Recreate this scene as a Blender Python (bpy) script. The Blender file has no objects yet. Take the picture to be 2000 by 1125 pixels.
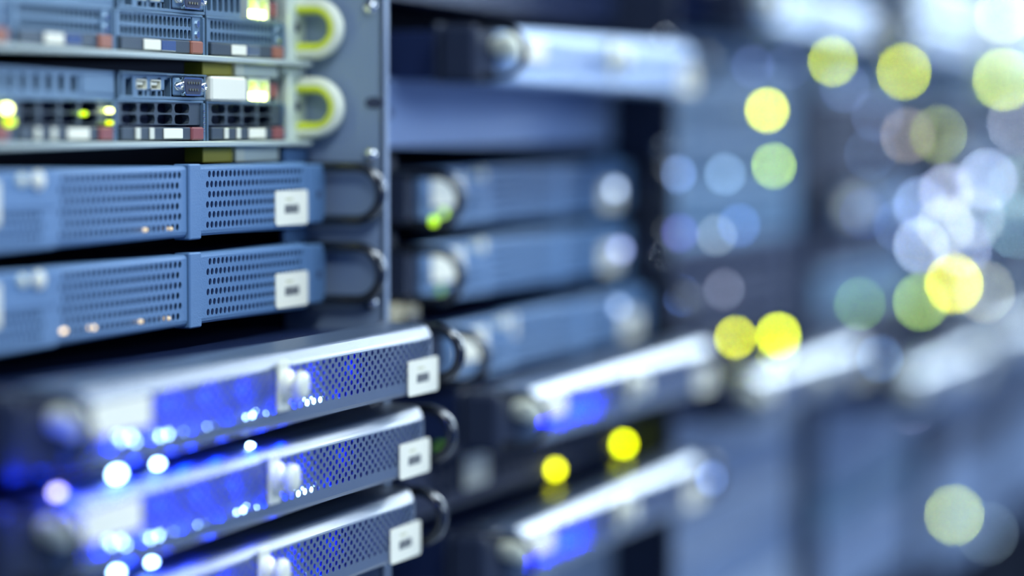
import bpy, math, random
from math import pi, sin, cos, sqrt, atan, atan2
C = bpy.context.scene
random.seed(7)

# ------------------------------------------------------------------ camera, world, lights, exposure
CAMZ = 1.35                      # eye height
DIST = 0.627                     # camera to the rack face line (world Y = 0)
FPX = 5637.0                     # focal length in pixels of a 2000 px wide frame
YAW, PITCH = atan2(.946, .324), atan(307 / FPX)
cd = bpy.data.cameras.new('camera'); cam = bpy.data.objects.new('camera', cd)
C.collection.objects.link(cam); C.camera = cam
cam.location = (0, -DIST, CAMZ)
cam.rotation_euler = (pi / 2 - PITCH, 0, -YAW)
cd.sensor_width = 36; cd.lens = FPX / 2000 * 36
cd.clip_start = .05; cd.clip_end = 60
cd.dof.use_dof = True; cd.dof.focus_distance = 1.487
FSTOP = 1.95; cd.dof.aperture_fstop = FSTOP; cd.dof.aperture_blades = 0

C.view_settings.view_transform = 'Standard'
C.view_settings.look = 'None'
C.view_settings.gamma = 1
C.view_settings.use_curve_mapping = False
C.view_settings.exposure = 0
C.cycles.use_adaptive_sampling = False
C.cycles.use_denoising = True
C.cycles.max_bounces = 6
C.cycles.sample_clamp_indirect = 4
C.cycles.caustics_reflective = False
C.cycles.caustics_refractive = False

w = bpy.data.worlds.new('room_ambience'); C.world = w; w.use_nodes = True
w.node_tree.nodes['Background'].inputs[0].default_value = (.09, .20, .62, 1)
w.node_tree.nodes['Background'].inputs[1].default_value = .7

def area(name, loc, sx, sy, power, col, rot=(0, 0, 0)):
    l = bpy.data.lights.new(name, 'AREA'); l.shape = 'RECTANGLE'; l.size = sx; l.size_y = sy
    l.energy = power; l.color = col
    o = bpy.data.objects.new(name, l); o.location = loc; o.rotation_euler = rot
    C.collection.objects.link(o); return o
CEIL = 2.75
LAMPS = [(-0.6, -.9, 32), (0.9, -.9, 8), (2.4, -.9, 16), (3.9, -.9, 18), (5.4, -.9, 8), (6.75, -.9, 125)]
for i, (x, y, p) in enumerate(LAMPS):
    area('aisle_lamp', (x, y, CEIL - .075), 1.15, .3, p, (.74, .88, 1.0))
# unseen fill lights added across the aisle to brighten the rack faces
area('front_fill', (1.9, -2.0, 1.85), 2.0, .5, 17, (.68, .86, 1.0), (math.radians(72), 0, 0))
area('front_fill', (4.6, -2.2, 1.95), 2.4, .5, 8, (.72, .86, 1.0), (math.radians(72), 0, 0))
# daylight from the window that closes the aisle
area('window_light', (7.42, -.8, 2.15), 1.4, .9, 33, (.55, .78, 1.0), (math.radians(90), 0, math.radians(90)))

# ------------------------------------------------------------------ picture point -> point on a vertical plane
fw = (sin(YAW) * cos(PITCH), cos(YAW) * cos(PITCH), -sin(PITCH))
rt = (cos(YAW), -sin(YAW), 0)
up = (rt[1]*fw[2]-rt[2]*fw[1], rt[2]*fw[0]-rt[0]*fw[2], rt[0]*fw[1]-rt[1]*fw[0])
def at(x, y, e):
    """position (t along the row, v above eye height, depth) on the plane e metres in front of Y=0"""
    a = (x - 1000) / FPX; b = (562.5 - y) / FPX
    d = [fw[i] + a * rt[i] + b * up[i] for i in range(3)]
    k = (DIST - e) / d[1]
    return k * d[0], k * d[2], k

# ------------------------------------------------------------------ materials
def lin(c):
    return tuple(((v / 255) / 12.92 if v / 255 <= .04045 else ((v / 255 + .055) / 1.055) ** 2.4) for v in c)
MAT = {}
def mat(name, col, rough=.5, metal=0, bump=0, bscale=900, var=.06, coat=0, spec=.5, crough=.15):
    m = bpy.data.materials.new(name); m.use_nodes = True; nt = m.node_tree; b = nt.nodes['Principled BSDF']
    tc = nt.nodes.new('ShaderNodeTexCoord'); n = nt.nodes.new('ShaderNodeTexNoise')
    n.inputs['Scale'].default_value = bscale; nt.links.new(tc.outputs['Object'], n.inputs['Vector'])
    n2 = nt.nodes.new('ShaderNodeTexNoise'); n2.inputs['Scale'].default_value = 14
    nt.links.new(tc.outputs['Object'], n2.inputs['Vector'])
    mx = nt.nodes.new('ShaderNodeMix'); mx.data_type = 'RGBA'
    mx.inputs[6].default_value = (*[c * (1 - var) for c in col], 1); mx.inputs[7].default_value = (*[min(1, c * (1 + var)) for c in col], 1)
    nt.links.new(n2.outputs['Fac'], mx.inputs[0]); nt.links.new(mx.outputs[2], b.inputs['Base Color'])
    b.inputs['Roughness'].default_value = rough; b.inputs['Metallic'].default_value = metal
    b.inputs['Specular IOR Level'].default_value = spec
    b.inputs['Coat Weight'].default_value = coat; b.inputs['Coat Roughness'].default_value = crough
    if bump:
        bp = nt.nodes.new('ShaderNodeBump'); bp.inputs['Strength'].default_value = bump; bp.inputs['Distance'].default_value = .0004
        nt.links.new(n.outputs['Fac'], bp.inputs['Height']); nt.links.new(bp.outputs['Normal'], b.inputs['Normal'])
    MAT[name] = m; return m
def emit(name, col, strength):
    if name in MAT: return MAT[name]
    m = bpy.data.materials.new(name); m.use_nodes = True; nt = m.node_tree; b = nt.nodes['Principled BSDF']
    b.inputs['Base Color'].default_value = (*[min(1, c) for c in col], 1)
    b.inputs['Emission Color'].default_value = (*col, 1); b.inputs['Emission Strength'].default_value = strength
    MAT[name] = m; return m
mat('blue_grey_paint', (.115, .228, .395), .5, .2, .5, 1500)
mat('slate_paint', (.052, .085, .145), .45, .2, .4, 1800, coat=.85, crough=.36)
mat('silver_paint', (.36, .50, .72), .42, .3, .25, 1800, coat=.6, crough=.3)
mat('dark_steel', (.018, .029, .075), .5, .1, .15, 400, spec=.22)
mat('dark_lid', (.025, .042, .12), .22, .4, .2, 300)
mat('interior', (.035, .045, .08), .8)
mat('blue_glow_board', (.008, .02, .42), .6)  # LED glow deepened through the board's own blue
mat('black_plastic', (.008, .010, .014), .22, 0, .05, 600, coat=.5)
mat('black_rail', (.022, .030, .055), .5, .1, spec=.25)
mat('galvanised', (.58, .64, .56), .35, .3, .15, 500)
mat('bay_metal', (.20, .31, .40), .38, .6, .15, 700)
mat('bay_dark', (.085, .11, .13), .45, .5, .1, 700)
mat('yellow_spill_loop', (.72, .78, .02), .4)  # yellow of the port lights, put in as colour
mat('cream_plastic', (.88, .88, .66), .4, 0, .05, 500)
mat('pale_ear', (.74, .80, .68), .4, .1, .1, 500)
mat('label_paper', (.95, .90, .70), .6, 0, .05, 300, .03)
mat('ink', (.10, .11, .12), .7)
mat('ochre_ink', (.55, .52, .25), .7)
mat('chrome', (.85, .85, .82), .12, 1)
mat('brass_steel', (.84, .82, .64), .3, .05, .1, 900)
mat('red_tab', (.28, .075, .07), .45, 0, .1, 500)
mat('orange_tab', (.36, .13, .075), .45, 0, .1, 500)
mat('flange_paint', (.24, .31, .42), .45, .1, .2, 900)
mat('panel_paint', (.13, .20, .33), .45, .3, .3, 900)
mat('panel_paint_lit', (.24, .34, .54), .4, .3, .3, 900)  # brighter copy of the panel paint, standing in for stronger light
mat('teal_paint', (.11, .23, .36), .4, .3, .3, 900)
mat('beige_plastic', (.55, .48, .30), .5)
mat('ochre_spill', (.42, .36, .02), .5)  # yellow LED light in the gap, put into the tab colour
mat('gold_pin', (.9, .75, .4), .2, 1)
mat('floor_tile', (.30, .34, .40), .35, 0, .1, 40)
mat('ceiling_tile', (.6, .64, .7), .8, 0, .3, 60)
mat('wall_paint', (.32, .38, .5), .8, 0, .2, 60)
mat('lamp_housing', (.7, .72, .75), .5)
emit('lamp_diffuser', (.80, .91, 1.0), 8)

# ------------------------------------------------------------------ mesh builder
class MB:
    def __init__(s): s.v = []; s.f = []; s.sm = []
    def add(s, vs, fs, smooth=False):
        o = len(s.v); s.v += vs; s.f += [[i + o for i in f] for f in fs]; s.sm += [smooth] * len(fs); return s
    def box(s, x0, x1, y0, y1, z0, z1, b=0):
        if x0 > x1: x0, x1 = x1, x0
        if y0 > y1: y0, y1 = y1, y0
        if z0 > z1: z0, z1 = z1, z0
        if b <= 0:
            return s.add([(x, y, z) for x in (x0, x1) for y in (y0, y1) for z in (z0, z1)],
                         [(0, 1, 3, 2), (4, 6, 7, 5), (0, 4, 5, 1), (2, 3, 7, 6), (0, 2, 6, 4), (1, 5, 7, 3)])
        b = min(b, (x1-x0)*.45, (y1-y0)*.45, (z1-z0)*.45)
        vs = []; idx = {}
        for i, (X, sx) in enumerate(((x0, 1), (x1, -1))):
            for j, (Y, sy) in enumerate(((y0, 1), (y1, -1))):
                for k, (Z, sz) in enumerate(((z0, 1), (z1, -1))):
                    idx[i, j, k, 0] = len(vs); vs.append((X, Y + sy*b, Z + sz*b))
                    idx[i, j, k, 1] = len(vs); vs.append((X + sx*b, Y, Z + sz*b))
                    idx[i, j, k, 2] = len(vs); vs.append((X + sx*b, Y + sy*b, Z))
        g = lambda i, j, k, a: idx[i, j, k, a]
        fs = []
        for i in (0, 1): fs.append([g(i, 0, 0, 0), g(i, 1, 0, 0), g(i, 1, 1, 0), g(i, 0, 1, 0)])
        for j in (0, 1): fs.append([g(0, j, 0, 1), g(1, j, 0, 1), g(1, j, 1, 1), g(0, j, 1, 1)])
        for k in (0, 1): fs.append([g(0, 0, k, 2), g(1, 0, k, 2), g(1, 1, k, 2), g(0, 1, k, 2)])
        for i in (0, 1):
            for j in (0, 1): fs.append([g(i, j, 0, 0), g(i, j, 1, 0), g(i, j, 1, 1), g(i, j, 0, 1)])
            for k in (0, 1): fs.append([g(i, 0, k, 0), g(i, 1, k, 0), g(i, 1, k, 2), g(i, 0, k, 2)])
        for j in (0, 1):
            for k in (0, 1): fs.append([g(0, j, k, 1), g(1, j, k, 1), g(1, j, k, 2), g(0, j, k, 2)])
        for i in (0, 1):
            for j in (0, 1):
                for k in (0, 1): fs.append([g(i, j, k, 0), g(i, j, k, 1), g(i, j, k, 2)])
        return s.add(vs, fs)
    def cyl(s, x, z, y0, y1, r, n=20, r2=None, rz=None):
        """disc stack along Y"""
        r2 = r if r2 is None else r2; k = (rz or r) / r
        vs = []
        for yy, rr in ((y0, r), (y1, r2)):
            vs += [(x + rr * cos(2*pi*i/n), yy, z + rr * k * sin(2*pi*i/n)) for i in range(n)]
        s.add(vs, [(i, (i+1) % n, n+(i+1) % n, n+i) for i in range(n)], True)
        s.add([vs[i] for i in range(n)], [list(range(n))]); s.add([vs[n+i] for i in range(n)], [list(range(n))])
        return s
    def lathe(s, x, z, prof, n=24):
        """profile of (radius, y) turned about the Y axis through (x, z)"""
        vs = [(x + r*cos(2*pi*i/n), y, z + r*sin(2*pi*i/n)) for r, y in prof for i in range(n)]
        fs = [(k*n+i, k*n+(i+1) % n, (k+1)*n+(i+1) % n, (k+1)*n+i) for k in range(len(prof)-1) for i in range(n)]
        return s.add(vs, fs, True)
    def prism(s, pts, x0, x1):
        """closed (y, z) outline extruded along x"""
        n = len(pts)
        vs = [(x0, y, z) for y, z in pts] + [(x1, y, z) for y, z in pts]
        return s.add(vs, [(i, (i+1) % n, n+(i+1) % n, n+i) for i in range(n)] + [list(range(n)), list(range(n, 2*n))])
    def loft(s, rings, caps=True, smooth=True):
        n = len(rings[0]); vs = [p for r in rings for p in r]
        s.add(vs, [(k*n+i, k*n+(i+1) % n, (k+1)*n+(i+1) % n, (k+1)*n+i) for k in range(len(rings)-1) for i in range(n)], smooth)
        if caps: s.add(rings[0], [list(range(n))]); s.add(rings[-1], [list(range(n))])
        return s
    def outline(s, pts, y0, y1):
        """closed (x, z) outline extruded along y"""
        n = len(pts)
        vs = [(x, y0, z) for x, z in pts] + [(x, y1, z) for x, z in pts]
        return s.add(vs, [(i, (i+1) % n, n+(i+1) % n, n+i) for i in range(n)] + [list(range(n)), list(range(n, 2*n))])
    def holes(s, x0, x1, z0, z1, yf, th, cols, rows, a, b, ex=2, stagger=False):
        """plate with real holes; cols across, rows up, half sizes a, b, superellipse exponent ex"""
        dz = (z1 - z0) / rows
        for r in range(rows):
            za, zb = z0 + r*dz, z0 + (r+1)*dz; zc = (za + zb) / 2
            px = (x1 - x0) / (cols + (.5 if stagger else 0))
            off = px * .5 if (stagger and r % 2) else 0
            if stagger:
                if off: s.add([(x0, yf, za), (x0+off, yf, za), (x0+off, yf, zb), (x0, yf, zb)], [(0, 1, 2, 3)])
                else: s.add([(x1-px*.5, yf, za), (x1, yf, za), (x1, yf, zb), (x1-px*.5, yf, zb)], [(0, 1, 2, 3)])
            for c in range(cols):
                xa = x0 + off + c*px; xb = xa + px; xc = (xa + xb) / 2
                O = []; I = []; B = []
                cs = [(xb, zb), (xa, zb), (xa, za), (xb, za)]
                for q in range(4):
                    p0, p1 = cs[q], cs[(q+1) % 4]
                    for k in range(3):
                        O.append((p0[0] + (p1[0]-p0[0])*k/3, yf, p0[1] + (p1[1]-p0[1])*k/3))
                for k in range(12):
                    th_ = pi/4 + k*pi/6; cc, ss = cos(th_), sin(th_)
                    m = (abs(cc)**ex + abs(ss)**ex) ** (1/ex)
                    I.append((xc + a*cc/m, yf, zc + b*ss/m)); B.append((xc + a*cc/m, yf + th, zc + b*ss/m))
                fs = [(i, (i+1) % 12, 12+(i+1) % 12, 12+i) for i in range(12)] + [(12+i, 12+(i+1) % 12, 24+(i+1) % 12, 24+i) for i in range(12)]
                s.add(O + I + B, fs)
        return s
    def dloop(s, x, y0, z0, z1, d, rr, rx, n=18):
        """upright D handle standing out by d from y0 between z0 and z1"""
        h = (z1 - z0) / 2 - rr; zc = (z0 + z1) / 2; L = max(d - h - rr, .001)
        path = [(0, h, (0, 1)), (-L*.5, h, (0, 1))]
        for k in range(n+1):
            ph = pi*k/n; path.append((-L - h*sin(ph), h*cos(ph), (-sin(ph), cos(ph))))
        path += [(-L*.5, -h, (0, -1)), (0, -h, (0, -1))]
        rings = []
        for yy, zz, (ny, nz) in path:
            rings.append([(x + rx*sin(2*pi*i/12), y0 + yy + ny*rr*cos(2*pi*i/12), zc + zz + nz*rr*cos(2*pi*i/12)) for i in range(12)])
        return s.loft(rings)
    def build(s, name, m, parent=None):
        me = bpy.data.meshes.new(name); me.from_pydata(s.v, [], s.f)
        me.polygons.foreach_set('use_smooth', s.sm)
        import bmesh
        bm = bmesh.new(); bm.from_mesh(me); bmesh.ops.recalc_face_normals(bm, faces=bm.faces); bm.to_mesh(me); bm.free()
        me.materials.append(MAT[m]); o = bpy.data.objects.new(name, me); C.collection.objects.link(o)
        if parent is not None: o.parent = parent
        return o

def tag(o, label=None, cat=None, group=None, kind=None):
    if label: o['label'] = label
    if cat: o['category'] = cat
    if group: o['group'] = group
    if kind: o['kind'] = kind
    return o
def empty(name, loc):
    o = bpy.data.objects.new(name, None); o.empty_display_size = .05; o.location = loc; C.collection.objects.link(o); return o
def kids(o): return [c for c in C.collection.objects if c.parent == o]
KIDS = {}
def copy_tree(o, parent=None, tree=None):
    c = o.copy(); C.collection.objects.link(c)
    if parent is not None: c.parent = parent
    for ch in tree[o.name]: copy_tree(ch, c, tree)
    return c
def tree_of(root):
    t = {}
    def rec(o):
        t[o.name] = list(o.children)
        for c in o.children: rec(c)
    rec(root); return t

# ------------------------------------------------------------------ setting
def struct(name, mb, m): return tag(mb.build(name, m), kind='structure')
struct('floor', MB().box(-1.5, 7.5, -2.4, 1.4, -.05, 0), 'floor_tile')
struct('ceiling', MB().box(-1.5, 7.5, -2.4, 1.4, CEIL, CEIL + .05), 'ceiling_tile')
struct('wall_back', MB().box(-1.5, 7.5, 1.4, 1.45, 0, CEIL), 'wall_paint')
struct('wall_end', MB().box(7.5, 7.55, -2.4, 1.4, 0, CEIL), 'wall_paint')
wf = MB(); wf.box(7.44, 7.5, -1.55, -1.5, 1.65, 2.65); wf.box(7.44, 7.5, -.1, -.05, 1.65, 2.65); wf.box(7.44, 7.5, -1.5, -.1, 1.65, 1.7); wf.box(7.44, 7.5, -1.5, -.1, 2.6, 2.65)
wo = struct('window_1', wf, 'lamp_housing')
MB().box(7.47, 7.48, -1.5, -.1, 1.7, 2.6).build('window_pane', 'lamp_diffuser', wo)
for i, (x, y, p) in enumerate(LAMPS):
    r = empty('ceiling_light', (x, y, CEIL))
    tag(r, 'long fluorescent ceiling light in white housing above the server aisle', 'ceiling light', 'ceiling lights above the aisle')
    MB().box(-.62, .62, -.18, .18, -.06, 0, .004).build('housing', 'lamp_housing', r)
    MB().box(-.58, .58, -.15, .15, -.068, -.06, .002).build('diffuser', 'lamp_diffuser', r)

# ------------------------------------------------------------------ racks
RAIL = -.018                         # e of the rails
def r0(k): return 1.033 + .6 * k     # left ear line of rack k
def SV(j): return (-8.2 + 44.45 * j) / 1000
RACKL = ['black server rack nearest the camera with grey side flange', 'second black server rack from the left, with blank panel between units',
         'third black server rack in the row, behind green indicator lights', 'fourth black server rack in the row, strongly blurred',
         'fifth black server rack along the row, blurred at right', 'sixth black server rack along the row, at right picture edge']
NR = 6
for k in range(NR):
    r = empty('server_rack', (r0(k) - .059, 0, 0)); tag(r, RACKL[k], 'server rack', 'server racks in the row')
    X = .059
    for xx in (.0, X + .486):
        MB().box(xx + (0 if xx == 0 else 0), xx + .055, .024, .06, .05, 2.05, .002).build('front_post', 'black_rail', r)
    for xx in (.0, .545):
        MB().box(xx, xx + .055, .95, 1.0, .05, 2.05, .002).build('rear_post', 'black_rail', r)
    MB().box(0, .003, .06, .95, .05, 2.05).build('side_panel', 'black_rail', r)
    MB().box(.597, .6, .06, .95, .05, 2.05).build('side_panel', 'black_rail', r)
    MB().box(0, .6, .0205, 1.0, 2.05, 2.1, .003).build('top_cover', 'black_rail', r)
    MB().box(0, .6, .0205, 1.0, 0, .05, .003).build('plinth', 'black_rail', r)
    MB().box(.003, .597, .98, 1.0, .05, 2.05).build('rear_panel', 'interior', r)
    fy = -.031 if k < 2 else .012
    fl = MB().box(X + .4835, X + .4865, fy, .030, .05, 2.05, .0006)
    fl.box(X + .4835, X + .4925, fy, fy + .0025, .05, 2.05, .0006)
    f = fl.build('side_flange', 'flange_paint' if k == 0 else 'black_rail', r)
    if k < 2:
        for q in range(-4, 4):
            z = CAMZ + .0698 - .0835 * q
            MB().lathe(0, 0, [(0, -.0020), (.0028, -.0018), (.0042, -.0006), (.0042, .0015)], 14).build('flange_screw', 'chrome', f)
            o = C.collection.objects[-1]; o.rotation_euler = (0, 0, -pi/2); o.location = (X + .4825, -.0235, z)
        for q in (0, 2):
            MB().cyl(0, 0, -.0006, .0003, .0055, 14, rz=.0032).build('flange_slot', 'interior', f)
            o = C.collection.objects[-1]; o.rotation_euler = (0, 0, -pi/2); o.location = (X + .4834, -.0255, CAMZ + .0158 - .0835*q)

# ------------------------------------------------------------------ device builders (local x 0..482 mm, y 0 = ear plane, z 0 = slot bottom)
def label_part(r, x0, x1, z0, z1, y, marks=True):
    o = MB()
    rr = .0022; pts = []
    for cx, cz, a0 in ((x1-rr, z1-rr, 0), (x0+rr, z1-rr, pi/2), (x0+rr, z0+rr, pi), (x1-rr, z0+rr, 1.5*pi)):
        pts += [(cx + rr*cos(a0 + pi/2*i/4), cz + rr*sin(a0 + pi/2*i/4)) for i in range(5)]
    o.outline(pts, y - .0008, y)
    l = o.build('asset_label', 'label_paper', r); l['label'] = 'white asset label with small print'
    if marks:
        W, H = x1 - x0, z1 - z0; m = MB()
        xs = x0 + W*.27
        for i in range(11):
            wd = W * random.choice([.018, .03, .045]); m.box(xs, xs + wd, y - .00095, y - .0008, z0 + H*.34, z0 + H*(.58 + .02*(i % 2)))
            xs += wd + W*.012
            if xs > x0 + W*.72: break
        m.build('printed_marks', 'ink', l)
        n = MB(); n.box(x0 + W*.3, x0 + W*.52, y - .00095, y - .0008, z0 + H*.73, z0 + H*.77)
        n.build('printed_line', 'ochre_ink', l)
    return l

def make_drive_server(style):
    r = empty('storage_server', (0, 0, 0))
    T = lambda t: t - 1.033
    MB().box(.022, .460, .012, .68, .0025, .0385, .001).build('chassis', 'dark_steel', r)
    MB().box(.010, .474, -.010, .0, -.0002, .0028, .0006).build('tray_lip', 'galvanised', r)
    for i in range(2):
        a, b = ((0, .020), (.4500, .482))[i]
        e = MB().box(a, b, -.0022, 0, .0005, .0435, .0005)
        e.box(a if i else b-.003, a+.003 if i else b, -.006, .012, .0025, .041, .0005)
        eo = e.build('mounting_ear', 'pale_ear', r)
        MB().cyl((a+b)/2 + (.004 if i else 0), .022, -.003, -.002, .0028, 14).build('ear_screw', 'interior', eo)
        hx = .474 if i else .008
        h = MB().dloop(hx, -.002, .0040, .0385, .027, .0036, .0046).build('handle', 'cream_plastic', r)
        lo = MB(); lo.dloop(hx, -.002, .0078, .0347, .0236, .0027, .0050); lo.build('yellow_spill_loop', 'yellow_spill_loop', h)  # inner loop coloured like the port-light spill on the handle
    # side bracket filling the upper gap at the right ear
    MB().box(.402, .449, .0, .03, .0375, .0440, .0005).build('gap_bracket', 'pale_ear', r)
    MB().box(.352, .389, .001, .012, .0375, .0442, .0004).build('spacer_or_spill_tab', 'ochre_spill', r)  # ochre imitates LED light falling in the gap
    MB().box(.3895, .4005, -.001, .012, .0375, .0442, .0004).build('spacer_or_spill_tab', 'cream_plastic', r)
    # ---- upper row
    xs = T(1.066); xe = T(1.2765)
    v = MB(); v.holes(xs, T(1.240), .0262, .0352, -.002, .003, 14, 1, .0033, .0041, 6)
    v.box(xs, xe, -.002, .004, .0352, .0372); v.box(xs, xe, -.002, .004, .0240, .0262); v.box(T(1.240), xe, -.002, .004, .0262, .0352)
    v.box(T(1.241), T(1.2745), -.0026, -.002, .0262, .0352, .0003)
    v.build('vent_panel', 'bay_metal', r)
    pm = MB()
    a, b = T(1.2785), T(1.3785)
    pm.box(a, b, -.0045, -.002, .0364, .0374, .0003); pm.box(a, b, -.0035, .006, .0240, .0256, .0003)
    pm.box(a, a+.0015, -.0035, .006, .0256, .0364); pm.box(b-.0015, b, -.0035, .006, .0256, .0364)
    pm.box(a+.006, a+.0085, -.0025, .004, .0256, .0364)
    pm.box(a+.0085, b-.0015, -.001, .0, .0342, .0364)
    # mullions between the openings
    for x0, x1 in ((T(1.2955), T(1.2995)), (T(1.3115), T(1.3155)), (T(1.3275), T(1.3315)), (T(1.3385), T(1.3395))):
        pm.box(x0, x1, -.0025, .004, .0256, .0350)
    pm.box(T(1.2995), T(1.3315), -.0025, .004, .0283, .0289)
    for i in range(5): pm.box(T(1.2995 + i*.0074), T(1.3015 + i*.0074), -.0025, .004, .0256, .0283)
    p = pm.build('port_module', 'bay_metal', r)
    for x in (1.3035, 1.3195):
        u = MB(); x0 = T(x - .004); x1 = T(x + .0075)
        u.box(x0, x1, -.0028, .006, .0333, .0339); u.box(x0, x1, -.0028, .006, .0290, .0294)
        u.box(x0, x0+.0005, -.0028, .006, .0290, .0339); u.box(x1-.0005, x1, -.0028, .006, .0290, .0339)
        u.box(x0+.001, x1-.003, -.002, .006, .0312, .0326)
        u.build('usb_port', 'brass_steel', p)
    # nine pin serial connector
    plate = MB().box(T(1.3405), T(1.3765), -.0036, -.002, .0262, .0358, .0008)
    plate.build('connector_plate', 'bay_metal', p)
    def dshape(x0, x1, z0, z1, y0, y1, mb):
        sl = .0016; c = .0012
        pts = [(x0+c, z1), (x1-c, z1), (x1, z1-c), (x1-sl, z0+c), (x1-sl-c, z0), (x0+sl+c, z0), (x0+sl, z0+c), (x0, z1-c)]
        return mb.outline(pts, y0, y1)
    d = dshape(T(1.3465), T(1.3690), .0262, .0356, -.0062, -.003, MB())
    d.build('serial_shell', 'chrome', p)
    dshape(T(1.3473), T(1.3682), .0270, .0348, -.0064, -.0061, MB()).build('serial_insert', 'interior', p)
    pins = MB()
    for i in range(5): pins.cyl(T(1.3513 + i*.0031), .0328, -.0070, -.0063, .0007, 8)
    for i in range(4): pins.cyl(T(1.3528 + i*.0031), .0293, -.0070, -.0063, .0007, 8)
    pins.build('serial_pins', 'gold_pin', p)
    for x in (1.3435, 1.3722):
        MB().lathe(T(x), .031, [(0, -.0058), (.0010, -.0058), (.0012, -.0066), (.0022, -.0066), (.0025, -.003)], 6 if x < 1.35 else 18).build('hex_post', 'chrome', p)
    # right of the port module
    if style == 2:
        MB().box(T(1.3805), T(1.4245), -.0065, .004, .0238, .0368, .0012).build('blank_label', 'label_paper', r)
    else:
        v = MB(); v.holes(T(1.3805), T(1.4245), .0262, .0352, -.003, .004, 6, 1, .0027, .0041, 6)
        v.box(T(1.3805), T(1.4245), -.003, .004, .0352, .0372); v.box(T(1.3805), T(1.4245), -.003, .004, .0240, .0262)
        v.build('vent_panel', 'bay_metal', r)
    j = MB()
    for x in (1.4315, 1.4465):
        x0, x1 = T(x), T(x+.0135)
        j.box(x0, x1, -.004, .004, .0352, .0368, .0003); j.box(x0, x1, -.004, .004, .0240, .0252, .0003)
        j.box(x0, x0+.001, -.004, .004, .0252, .0352); j.box(x1-.001, x1, -.004, .004, .0252, .0352)
    j = j.build('network_port', 'pale_ear', r)
    for x in (1.4375, 1.4445, 1.4520):
        MB().box(T(x - .0024), T(x + .0024), -.0048, -.002, .0248, .0292, .0006).build('port_light', 'led_core', j)
    MB().box(T(1.4655), T(1.4760), -.002, .001, .0265, .0345, .0005).build('release_button', 'red_tab', r)
    # ---- drive carriers
    for q in range(4):
        x1 = T(1.481) - q*.1035 - (.0015 if q else 0); x0 = x1 - .1005
        ca = empty('drive_carrier', (0, 0, 0)); ca.parent = r
        fr = MB(); yf = -.0035
        fr.box(x0, x1, yf, .006, .0225, .0238, .0003); fr.box(x0, x1, yf, .006, .0014, .0030, .0003)
        fr.box(x0, x0+.0012, yf, .006, .003, .0225); fr.box(x1-.0018, x1, yf-.001, .006, .003, .0225, .0003)
        fr.build('carrier_frame', 'bay_metal', ca)
        g = MB()
        if style == 2:
            g.holes(x0+.006, x1-.014, .0112, .0225, yf+.001, .004, 4, 2, .0088, .0025, 5)
            g.box(x1-.014, x1-.0018, yf+.001, .006, .0112, .0225); g.box(x0+.0012, x0+.006, yf+.001, .006, .0112, .0225)
        else:
            g.holes(x0+.006, x1-.012, .0104, .0225, yf+.001, .004, 17, 2, .0019, .0023, 3.5)
            g.box(x1-.012, x1-.0018, yf+.0005, .006, .0104, .0225); g.box(x0+.0012, x0+.006, yf+.001, .006, .0104, .0225)
        g.build('grille', 'bay_metal' if style == 1 else 'bay_dark', ca)
        l = MB().box(x0+.004, x1-.018, yf-.001, .004, .0036, .0100, .0005).build('latch_bar', 'bay_dark', ca)
        MB().box(x0+.050 if style == 2 else x0+.028, x0+.072 if style == 2 else x0+.047, yf-.0018, yf-.001, .0042, .0094, .0004).build('drive_label', 'label_paper', ca)
        MB().box(x0+.018 if style == 2 else x0+.048, x0+.023 if style == 2 else x0+.064, yf-.0020, yf-.001, .0040, .0097, .0004).build('latch_window', 'brass_steel' if style == 2 else 'chrome', ca)
        if style == 2: MB().box(x0+.034, x0+.039, yf-.0018, yf-.001, .0040, .0097, .0004).build('latch_catch', 'brass_steel', ca)
        MB().box(x1-.018, x1-.0042, yf-.0022, .004, .0034, .0101, .0008).build('release_tab', 'red_tab' if style == 2 else 'orange_tab', ca)
        if style == 1:
            for zz in (.0135, .019): MB().cyl(x1-.0065, zz, yf-.0004, yf+.001, .0018, 14).build('status_lens', 'chrome', ca)
        else:
            t = MB()
            for i in range(4):
                t.box(x1-.0028, x1-.0010, yf-.0016, yf-.0008, .008 + i*.0032, .0094 + i*.0032, .0003)
            t.build('hinge_ribs', 'chrome', ca)
    return r

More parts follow.
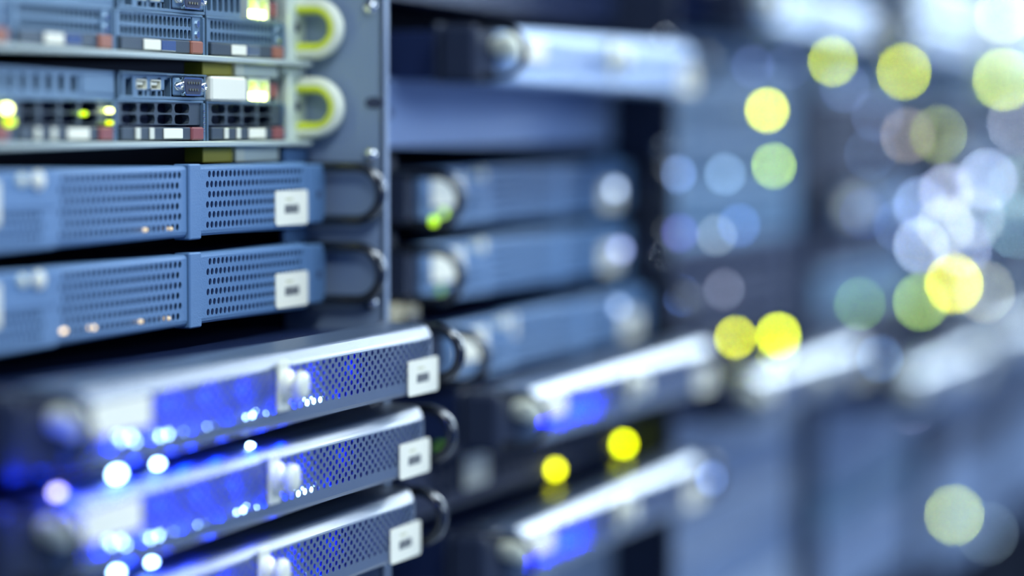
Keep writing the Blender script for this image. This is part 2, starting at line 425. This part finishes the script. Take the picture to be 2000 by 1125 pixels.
def make_perforated_server():
    r = empty('perforated_server', (0, 0, 0))
    T = lambda t: t - 1.033
    F = -.017; Z0, Z1 = -.001, .035
    MB().box(.020, .462, -.0145, .68, .0008, .0338, .001).build('chassis', 'dark_lid', r)
    for i, (a, b) in enumerate(((0, .020), (.4505, .482))):
        e = MB().box(a, b, -.003, 0, Z0+.001, .0425, .0006)
        e.box(a+.002 if i == 0 else a, a + .018 if i == 0 else a+.024, F-.0005, -.003, Z0+.002, Z1-.001, .001)
        eo = e.build('mounting_ear', 'blue_grey_paint' if i else 'black_rail', r)
        MB().cyl(.010 if i == 0 else .464, .017, F-.0009, F-.0004, .0022, 14).build('ear_screw', 'interior', eo)
        MB().dloop(.006 if i == 0 else .4745, -.004, Z0+.0005, Z1+.0005, .050, .0030, .0045).build('handle', 'black_plastic', r)
    def grille(x0, x1, cols):
        g = MB(); m = .0062
        g.holes(x0+m, x1-m+.001, Z0+.0028, Z1-.0020, F, .0005, cols, 6, .00185, .00180, 2, True)
        g.box(x0, x0+m, F, F+.0016, Z0+.0028, Z1-.0020); g.box(x1-m+.001, x1, F, F+.0016, Z0+.0028, Z1-.0020)
        g.prism([(F, Z1-.002), (F+.0004, Z1-.0008), (F+.0018, Z1), (F+.010, Z1+.0003), (F+.010, Z1-.002)], x0, x1)
        g.prism([(F, Z0+.0028), (F+.0004, Z0+.0012), (F+.0016, Z0), (F+.010, Z0), (F+.010, Z0+.0028)], x0, x1)
        return g.build('front_grille', 'blue_grey_paint', r)
    grille(T(1.183), T(1.326), 24)
    grille(T(1.3425), T(1.4815), 24)
    MB().box(T(1.3272), T(1.3412), F-.0012, F+.008, Z0-.0015, Z1+.0008, .0007).build('centre_divider', 'blue_grey_paint', r)
    cp = MB(); x0, x1 = T(1.054), T(1.1815)
    cp.holes(x0+.004, x1-.012, Z0+.003, Z0+.018, F-.003, .0005, 22, 3, .0017, .0017, 2, True)
    cp.box(x0, x0+.004, F-.003, F, Z0+.003, Z0+.018); cp.box(x1-.012, x1, F-.003, F, Z0+.003, Z0+.018)
    cp.box(x0, x1, F-.003, F+.005, Z0+.018, Z1, .0008); cp.box(x0, x1, F-.003, F+.005, Z0, Z0+.003, .0008)
    cp = cp.build('control_panel', 'blue_grey_paint', r)
    MB().lathe(T(1.148), .0305, [(0, F-.0050), (.0022, F-.0050), (.0028, F-.0042), (.0028, F-.003)], 20).build('push_button', 'cream_plastic', cp)
    MB().lathe(T(1.163), .0302, [(0, F-.0052), (.0035, F-.0052), (.0042, F-.0044), (.0042, F-.003)], 20).build('power_button', 'label_paper', cp)
    label_part(r, .038, .094, .0110, .0305, F-.003, False)
    label_part(r, T(1.437), T(1.481), .0012, .0200, F)
    return r

def make_bezel_server(paint='slate_paint', name='bezel_server'):
    r = empty(name, (0, 0, 0))
    F = -.036
    MB().box(.020, .462, -.0055, .66, .0008, .0305, .001).build('chassis', 'dark_lid', r)
    for i, (a, b) in enumerate(((0, .019), (.463, .482))):
        MB().box(a, b, -.002, .0, -.001, .0345, .0005).build('mounting_ear', 'black_rail', r)
        MB().dloop(.014 if i == 0 else .4735, -.002, .0002, .0345, .0535 if i == 0 else .0475, .0030 if i else .0022, .0045 if i else .0028).build('handle', 'black_plastic', r)
    X0, X1 = .041, .467; E = .012
    g = MB()
    bot = [(F+.028, -.002), (F+.0030, -.002), (F+.0010, -.0012), (F, .0008), (F, .0058), (F+.002, .0058), (F+.0025, .0005), (F+.028, 0)]
    CH = [(F, .0272), (F+.0003, .0281), (F+.0010, .0290), (F+.0046, .0330), (F+.0056, .0337), (F+.0072, .0341), (F+.0300, .0348)]
    top = [(F, .0268)] + CH + [(F+.0300, .0325), (F+.003, .0290), (F+.002, .0268)]
    g.loft([[(x, y, z) for y, z in bot] for x in (X0+E, X1-E)], smooth=False)
    g.loft([[(x, y, z) for y, z in top] for x in (X0+E, X1-E)], smooth=False)
    full = [(F+.028, -.002), (F+.0030, -.002), (F+.0010, -.0012), (F, .0008)] + CH
    for xe, sg in ((X0, -1), (X1, 1)):
        rings = []
        for u in (0, .3, .55, .75, .9, 1):
            sh = (1 - sqrt(1 - u*u*.995)) * .013
            rings.append([(xe - sg*E*(1-u), y + max(0, sh - max(0, (y-F))*.6), z) for y, z in full])
        g.loft(rings, smooth=False)
    g.holes(X0+E, X1-E, .0058, .0268, F, .0003, 48, 8, .00175, .00135, 2, True)
    g.build('perforated_bezel', paint, r)
    MB().box(X0+.004, X1-.014, F+.0045, F+.008, .0010, .0275).build('inner_board', 'blue_glow_board', r)
    # thumb-screw latch
    lt = MB(); cx, cz = 1.2835-1.033, .0185
    lt.box(cx-.0085, cx+.0045, F-.0016, F, cz-.0125, cz+.0120, .0005)
    l = lt.build('latch_plate', 'brass_steel', r)
    MB().lathe(cx, cz, [(0, F-.0124), (.0035, F-.0124), (.0062, F-.0116), (.0072, F-.0100), (.0072, F-.0080), (.0040, F-.0072), (.0032, F-.0060), (.0032, F-.0042), (.0070, F-.0038), (.0078, F-.0028), (.0078, F-.0016)], 28).build('thumb_screw', 'brass_steel', l)
    label_part(r, .4185, .4640, -.0020, .0170, F-.0002)
    label_part(r, .0500, .1040, .0130, .0268, F-.0002, False)
    MB().box(.003, .0408, F+.010, F+.034, -.001, .0335, .003).build('end_cap', 'black_rail', r)
    MB().lathe(.0335, .0215, [(0, F-.006), (.0045, F-.006), (.0070, F-.003), (.0075, F+.001), (.0050, F+.010)], 20).build('corner_knob', 'cream_plastic', r)
    return r

def make_blank(paint, name='blank_panel'):
    r = empty(name, (0, 0, 0))
    MB().box(0, .482, -.002, 0, .001, .0435, .0006).build('face_plate', paint, r)
    for x in (.010, .472):
        MB().cyl(x, .022, -.0032, -.002, .0032, 14).build('mounting_screw', 'black_rail', r)
    return r

def make_switch(paint='dark_steel'):
    r = empty('network_switch', (0, 0, 0))
    MB().box(.020, .462, .004, .40, .001, .040, .001).build('chassis', paint, r)
    f = MB(); f.box(.0, .482, -.0025, 0, .0335, .0425, .0005); f.box(0, .482, -.0025, 0, .0005, .0090, .0005)
    f.box(0, .04, -.0025, 0, .009, .0335); f.box(.442, .482, -.0025, 0, .009, .0335)
    f.holes(.04, .442, .0090, .0335, -.0025, .004, 24, 2, .0062, .0048, 8)
    f.build('front_panel', paint, r)
    return r

# light emitters for ports (before the builders run)
emit('led_core', (.85, 1.0, .22), 14)
emit('led_green', (.72, .95, .0), 14)
emit('ice_glow', (.40, .68, 1.0), 20)
emit('violet_glint', (.45, .42, 1.0), 8)
emit('led_blue', (.02, .05, 1.0), 10)

def blue_lamp(t, e, v, power, parent_name='blue_led_glow', col=(.0, .03, 1.0)):
    l = bpy.data.lights.new(parent_name, 'POINT'); l.energy = power; l.color = col; l.shadow_soft_size = .0025
    o = bpy.data.objects.new(parent_name, l); o.location = (t, -e, CAMZ + v); C.collection.objects.link(o); return o

# ------------------------------------------------------------------ prototypes and placement
protos = {}
def proto(kind):
    if kind not in protos:
        o = {'drive1': lambda: make_drive_server(1), 'drive2': lambda: make_drive_server(2), 'perf': make_perforated_server,
             'bezel': make_bezel_server, 'silver': lambda: make_bezel_server('silver_paint', 'silver_server'),
             'filler': lambda: make_blank('panel_paint_lit'), 'blank': lambda: make_blank('panel_paint'), 'grey': lambda: make_blank('flange_paint'),
             'switch': make_switch, 'teal': lambda: make_switch('teal_paint')}[kind]()
        protos[kind] = [o, tree_of(o), False]
        return o
    p = protos[kind]
    return copy_tree(p[0], None, p[1])
CATS = dict(filler='blank panel', drive1='server', drive2='server', perf='server', bezel='server', silver='server', blank='blank panel', grey='blank panel', switch='network switch', teal='network switch')
UNITS = []
def put(kind, k, j, label, group, pull=0, dv=0):
    o = proto(kind)
    o.location = (r0(k), -(RAIL + pull), CAMZ + SV(j) + dv)
    tag(o, label, CATS[kind], group)
    UNITS.append((k, SV(j) + dv, o, pull)); return o

G1 = 'units in the nearest rack'; G2 = 'units in the second rack'; G3 = 'units in the third rack'; G4 = 'units in the fourth rack'; G5 = 'units in the fifth rack'; G6 = 'units in the sixth rack'
S1 = put('drive1', 0, 1, 'topmost server with cream loop handle and double row of oval vent slots', G1)
S2 = put('drive2', 0, 0, 'server with blank white block beside its serial port and cream loop handle', G1)
S3 = put('perf', 0, -1, 'upper of two blue-grey perforated servers in the nearest rack', G1)
S4 = put('perf', 0, -2, 'lower of two blue-grey perforated servers, directly above the blue-lit servers', G1, dv=-.0005)
S5 = put('bezel', 0, -3, 'uppermost slate server glowing blue, pulled forward in the nearest rack', G1, pull=.052)
S6 = put('bezel', 0, -4, 'middle of three blue-lit slate servers in the nearest rack', G1, pull=.047, dv=-.001)
S7 = put('bezel', 0, -5, 'lowest blue-lit slate server cut by the bottom picture edge', G1, pull=.0415, dv=-.003)

put('switch', 1, 2, 'dark unit above the silver server of the second rack', G2)
R2a = put('silver', 1, 1, 'silver server with round pale knob at top of the second rack', G2, pull=.036, dv=-.006)
put('filler', 1, 0, 'plain blue-grey blank panel under the silver server', G2, dv=-.003)
R2c = put('perf', 1, -1, 'uppermost perforated server of the second rack, under the blank panel', G2, dv=-.006)
R2d = put('perf', 1, -2, 'middle perforated server of the second rack', G2, dv=-.008)
R2e = put('perf', 1, -3, 'lowest perforated server of the second rack, pulled forward', G2, pull=.016, dv=-.013)
R2f = put('bezel', 1, -4, 'slate server with bright top edge above the two round green lights', G2, pull=.050, dv=-.006)
R2g = put('switch', 1, -5, 'dark switch carrying two round yellow-green lights in the second rack', G2, dv=-.010, pull=.014)
R2h = put('bezel', 1, -6, 'slate server with bright top edge below the two round green lights', G2, pull=.042, dv=-.004)
put('grey', 1, -7, 'grey blank panel at the bottom of the second rack', G2, dv=-.012)

put('silver', 2, 2, 'silver server blurred at top of the third rack', G3, pull=.050, dv=.003)
put('switch', 2, 3, 'dark switch above the silver server of the third rack', G3)
put('teal', 2, 1, 'blue switch under the silver server of the third rack', G3)
put('teal', 2, 0, 'blue switch carrying the brightest upper green light of the third rack', G3)
put('teal', 2, -1, 'blue switch carrying the paler green light just below another', G3)
put('teal', 2, -2, 'plain blue switch in the middle of the third rack', G3)
put('switch', 2, -3, 'dark switch right above the large paired green lights', G3)
put('switch', 2, -4, 'dark switch with the large pair of yellow-green lights', G3)
put('bezel', 2, -5, 'slate server with bright top edge in the third rack', G3, pull=.040, dv=-.003)
for j in (-6, -7, -8, -9, -10):
    put('blank' if j % 2 else 'grey', 2, j, 'plain blank panel low in the third rack', 'blank panels low in the third rack')
put('grey', 1, -8, 'lowest grey blank panel of the second rack, below another', G2, dv=-.012)

put('silver', 3, 2, 'silver server blurred at top of the fourth rack', G4, pull=.050, dv=.003)
put('silver', 3, 3, 'second silver server above another at top of the fourth rack', G4, pull=.050, dv=.003)
put('teal', 3, 1, 'blue switch with a yellow-green light in the fourth rack', G4)
put('switch', 3, 0, 'dark switch with a pinkish and an olive light side by side', G4)
put('switch', 3, -1, 'dark switch above the white cluster of glints in the fourth rack', G4)
put('perf', 3, -2, 'perforated server with pale white-green lights in the fourth rack', G4)
put('switch', 3, -3, 'dark switch under the pale lights in the fourth rack', G4)
put('teal', 3, -4, 'blue switch with a green and a yellow light side by side', G4)
put('switch', 3, -5, 'dark switch above the whitest bright-edged server', G4)
put('bezel', 3, -6, 'slate server with the whitest bright top edge in the fourth rack', G4, pull=.052, dv=-.003)
for j in (-7, -8, -10, -11):
    put('blank', 3, j, 'plain blank panel low in the fourth rack', 'blank panels low in the fourth rack')
put('teal', 3, -9, 'blue switch low in the fourth rack with one yellow-green light', G4)

for kk, G, nm in ((4, G5, 'fifth'), (5, G6, 'sixth')):
    for j, kd in ((4, 'silver'), (3, 'silver'), (2, 'silver'), (1, 'teal'), (0, 'switch'), (-1, 'perf'), (-2, 'perf'), (-3, 'teal'), (-4, 'switch'), (-5, 'perf'), (-6, 'bezel'), (-7, 'teal'), (-8, 'blank'), (-9, 'switch'), (-10, 'blank'), (-11, 'blank'), (-12, 'blank')):
        put(kd, kk, j, {'silver': 'silver server high in the %s rack, strongly blurred', 'teal': 'blue switch in the %s rack, strongly blurred', 'switch': 'dark switch in the %s rack, strongly blurred',
             'perf': 'perforated server in the %s rack, strongly blurred', 'bezel': 'slate server with bright top edge in the %s rack', 'blank': 'plain blank panel low in the %s rack'}[kd] % nm,
            {'silver': 'silver servers in the %s rack', 'teal': 'blue switches in the %s rack', 'switch': 'dark switches in the %s rack', 'perf': 'perforated servers in the %s rack',
             'bezel': 'bright edged servers in the %s rack', 'blank': 'blank panels in the %s rack'}[kd] % nm, pull=.04 if kd in ('silver', 'bezel') else 0)

# ------------------------------------------------------------------ indicator lights, and glints made as emitters
ZF = cd.dof.focus_distance; AP = cd.lens / 1000 / FSTOP
LED_MESH = {}
def lamp_or_glint_mat(col, s):
    key = 'glow_%d_%d_%d_%d' % (*[int(c*100) for c in col], int(s*10)); return key if key in MAT else (emit(key, col, s), key)[1]
def unit_at(t, v):
    best = None
    for k, vb, o, pull in UNITS:
        if True:
            d = abs(v - (vb + .02)) + max(0, abs(t - r0(k) - .241) - .25) * 10
            if best is None or d < best[0]: best = (d, o, pull)
    return best
def led_or_glint(px, py, rgb, size=.006, e=None, peak=1.0, name='indicator_or_glint', unit=None, flat=1.0, sq=False):
    """a glowing lens on whichever unit stands there; rgb is the brightness its blur disc should reach"""
    e0 = .0 if e is None else e
    t, v, z = at(px, py, e0)
    if unit is None:
        d, o, pull = unit_at(t, v)
    else: o = unit
    if e is None:
        base = -o.location.y; kd = o.name.split('.')[0]
        e0 = base + {'perforated_server': .0205, 'bezel_server': .0375, 'silver_server': .0375}.get(kd, .0035)
        face = e0
        t, v, z = at(px, py, e0)
        k = min(NR - 1, max(0, int((t - r0(0) + .059) / .6)))
        while not (r0(k) + .006 <= t <= r0(k) + .476) and e0 < .09:
            e0 += .002; t, v, z = at(px, py, e0); k = min(NR - 1, max(0, int((t - r0(0) + .059) / .6)))
        d, o, pull = unit_at(t, v)
        if unit is None and e0 > face + .004:
            lx, ly, lz = t - o.location.x, -e0 - o.location.y, CAMZ + v - o.location.z
            MB().box(lx - .0065, lx + .0065, ly + .002, 0, max(.004, lz - .0055), min(.032, lz + .0055), .0008).build('cable_plug', 'black_plastic', o)
    dc = AP * FPX * abs(1/ZF - 1/z); L = size * FPX / z
    area_led = pi/4 * L*L * flat
    cov = max(pi/4 * dc * dc, area_led)
    s = cov / area_led * peak
    c = lin(rgb); m = lamp_or_glint_mat(c, s)
    lx, ly, lz = t - o.location.x, -e0 - o.location.y, CAMZ + v - o.location.z
    r = size / 2
    if unit is None: lz = min(max(lz, r * .8), .0440 - r)
    q = MB().lathe(lx, lz, [(0, ly - .0012), (r*.7, ly - .0010), (r, ly), (r, ly + .0025)], 14)
    if flat != 1: q.v = [(x, y, lz + (z_ - lz) * flat) for x, y, z_ in q.v]
    return q.build(name, m, o)

YG = (226, 240, 0)
# second rack
led_or_glint(1087, 917, (235, 240, 0), unit=R2g, e=.0005, peak=1.5); led_or_glint(1220, 867, (226, 240, 0), unit=R2g, e=.0005, peak=1.5)
led_or_glint(816, 642, (150, 200, 0), size=.006, e=-.002, unit=R2e); led_or_glint(880, 712, (60, 95, 30), size=.008, e=-.002, unit=R2f); led_or_glint(865, 872, (50, 90, 5), size=.008, e=.0, unit=R2g)
led_or_glint(850, 432, (150, 200, 0), unit=R2c, size=.006, e=.03, peak=1.5); led_or_glint(868, 418, (130, 170, 0), unit=R2c, size=.006, peak=1.2); led_or_glint(862, 568, (70, 110, 0), unit=R2d, size=.007)
led_or_glint(1395, 935, (110, 140, 205), unit=R2h, e=.035, size=.007)
# third rack and beyond: (x, y, colour); whitish entries are glints made to glow
for px, py, rgb, pk in [
    (1500, 215, (228, 238, 0), 1), (1512, 324, (180, 220, 80), .9), (1437, 664, (232, 242, 0), 1), (1522, 651, (226, 245, 0), 1),
    (1627, 120, (205, 225, 50), .9), (1766, 140, (222, 238, 0), 1),
    (1773, 268, (185, 175, 165), .55), (1833, 262, (165, 180, 90), .75), (1962, 155, (200, 225, 90), .8), (1848, 440, (215, 228, 215), .7),
    (1905, 425, (200, 215, 220), .5), (1800, 590, (165, 205, 100), .9), (1865, 552, (235, 235, 30), 1), (1925, 570, (180, 180, 150), .5),
    (1865, 1006, (200, 220, 110), .9), (1930, 1050, (110, 130, 140), .4), (1325, 340, (120, 150, 205), .7), (1418, 340, (140, 175, 210), .5),
    (1332, 578, (85, 120, 190), .9), (1330, 455, (80, 85, 160), .7), (1400, 460, (150, 165, 170), .6), (1415, 565, (140, 145, 165), .5),
    (1445, 440, (95, 130, 200), .5), (1850, 375, (185, 195, 230), .8), (1800, 480, (185, 205, 240), .8), (1930, 350, (180, 195, 230), .7), (1880, 480, (180, 195, 235), .7), (1800, 400, (150, 175, 225), .6), (1760, 440, (120, 150, 210), .4), (1900, 400, (190, 200, 230), .6),
    (1985, 440, (140, 185, 190), .6), (1990, 365, (160, 190, 190), .5), (1680, 600, (120, 165, 70), .6), (1960, 30, (215, 220, 160), .6),
    (1840, 50, (200, 210, 225), .5), (1990, 240, (190, 200, 225), .6), (1975, 660, (150, 160, 200), .6), (1720, 700, (100, 140, 200), .4),
    (1780, 790, (170, 180, 220), .5), (1700, 300, (90, 120, 170), .3), (1650, 170, (120, 140, 190), .35), (1470, 130, (110, 130, 190), .35),
    (1690, 420, (60, 80, 150), .4), (1540, 130, (110, 130, 180), .3), (1715, 225, (110, 130, 180), .35), (1340, 120, (170, 190, 205), .5),
    (1205, 370, (160, 180, 210), .6), (1215, 488, (140, 155, 205), .6), (1212, 600, (130, 150, 180), .6)]:
    led_or_glint(px, py, rgb, peak=pk * (1.3 if rgb[1] - rgb[2] > 120 else 1), size=.0065 if px < 1700 else .008)

# first rack: status lights of the drive bays
led_or_glint(17, 212, (245, 250, 150), unit=S2, e=-.012, size=.0036, peak=3.5); led_or_glint(23, 238, (190, 220, 0), unit=S2, e=-.012, size=.0036, peak=1)
led_or_glint(217, 216, (245, 250, 150), unit=S2, e=-.012, size=.0030, peak=5); led_or_glint(217, 240, (210, 230, 0), unit=S2, e=-.012, size=.0022, peak=1)
led_or_glint(166, 222, (180, 215, 0), unit=S2, e=-.012, size=.0022, flat=1, peak=.9)
for px, py, un in ((284, 449, S3), (333, 447, S3), (125, 646, S4), (183, 640, S4), (275, 628, S4), (329, 622, S4)):
    led_or_glint(px, py, (215, 190, 150), unit=un, e=-.001, size=.0022, peak=.8)

# spacers in the gap above the perforated server, ochre one coloured as LED-lit
MB().box(.402, .449, .0, .012, .0360, .0440, .0004).build('gap_bracket', 'pale_ear', S3)
MB().box(.352, .389, .001, .012, .0360, .0440, .0004).build('spacer_or_spill_tab', 'ochre_spill', S3)
MB().box(.3895, .4005, -.001, .012, .0360, .0440, .0004).build('spacer_or_spill_tab', 'cream_plastic', S3)
# blue lights behind the bezels
OFF = {S5: (0, 0), S6: (0, 0), S7: (0, 0)}
for un, dd in ((S5, (0, 0)), (S6, None), (S7, None)):
    F0 = -un.location.y + .036
    for px, py, sz, pk in ((216, 856, .0040, 4), (243, 855, .0045, 5), (292, 853, .0040, 4), (316, 850, .0045, 5), (338, 843, .0020, 3),
                   (384, 836, .0030, 1.4), (398, 833, .0030, 1.4), (467, 816, .0030, 5), (480, 808, .0034, 5), (500, 811, .0030, 6),
                   (533, 784, .0012, 4), (583, 785, .0040, 4), (596, 781, .0035, 4), (612, 780, .0035, 4), (623, 788, .0025, 4)):
        t, v, z = at(px, py, .064)
        x, zz = t - r0(0), v - SV(-3)
        q = MB().box(x - sz/2, x + sz/2, -.0350, -.0335, zz - sz/2, zz + sz/2, .0004)
        q.build('status_light', 'ice_glow', un)
    for x, pw in ((.075, .010), (.115, .012), (.155, .010), (.195, .007), (.245, .006), (.275, .0045), (.33, .0015)):
        t = r0(0) + x
        blue_lamp(t, F0 - .0028, un.location.z - CAMZ + .006, pw*5)
        blue_lamp(t + .02, F0 - .0028, un.location.z - CAMZ + .019, pw*5)
# blue glow in the gaps under the upper two bezels, reflections made as emitters
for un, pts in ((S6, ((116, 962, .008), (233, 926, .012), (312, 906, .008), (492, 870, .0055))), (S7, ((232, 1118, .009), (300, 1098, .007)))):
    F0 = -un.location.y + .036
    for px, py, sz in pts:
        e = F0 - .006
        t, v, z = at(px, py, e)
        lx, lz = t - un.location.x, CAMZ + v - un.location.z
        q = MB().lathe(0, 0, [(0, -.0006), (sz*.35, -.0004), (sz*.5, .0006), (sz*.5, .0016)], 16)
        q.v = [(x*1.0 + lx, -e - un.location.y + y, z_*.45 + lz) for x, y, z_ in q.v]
        q.build('edge_glint', 'ice_glow' if px != 116 else 'violet_glint', un)
        blue_lamp(t + .004, e + .006, v + .001, .03)
for px, py, p in ((40, 950, .05), (150, 945, .05), (270, 918, .03), (380, 893, .03), (440, 880, .02), (560, 855, .01), (260, 1108, .04), (420, 1060, .02), (540, 1020, .006)):
    t, v, z = at(px, py, .062); blue_lamp(t, .062, v, p)
label_part(R2e, .098, .160, .0190, .0345, -.0172, False)
label_part(R2g, .105, .150, .0100, .0310, -.0028, False)
# blue glow of the second rack bezels
for un in (R2f, R2h):
    for x, pw in ((.07, .3), (.10, .3), (.14, .3), (.17, .2)):
        blue_lamp(un.location.x + x, -un.location.y + .033, un.location.z - CAMZ + .012, pw)
# yellow-green spill of the port lights on ear and handle
for un in (S1, S2):
    blue_lamp(un.location.x + .447, -un.location.y + .012, un.location.z - CAMZ + .026, .0008, 'port_glow', (.85, 1.0, .02))
    blue_lamp(un.location.x + .405, -un.location.y - .004, un.location.z - CAMZ + .0415, .0015, 'port_glow', (1.0, .9, .02))

# beige bracket on the rail of the second rack, seen above the pulled-out server
t, v, z = at(770, 612, -.01)
b = MB().box(-.022, .022, -.010, .006, -.006, .006, .002); b.cyl(0, 0, -.013, -.010, .003, 12)
o = b.build('cable_bracket', 'beige_plastic'); o.location = (t, .012, CAMZ + v)
tag(o, 'small beige plastic bracket on the rail between the first two racks', 'bracket')
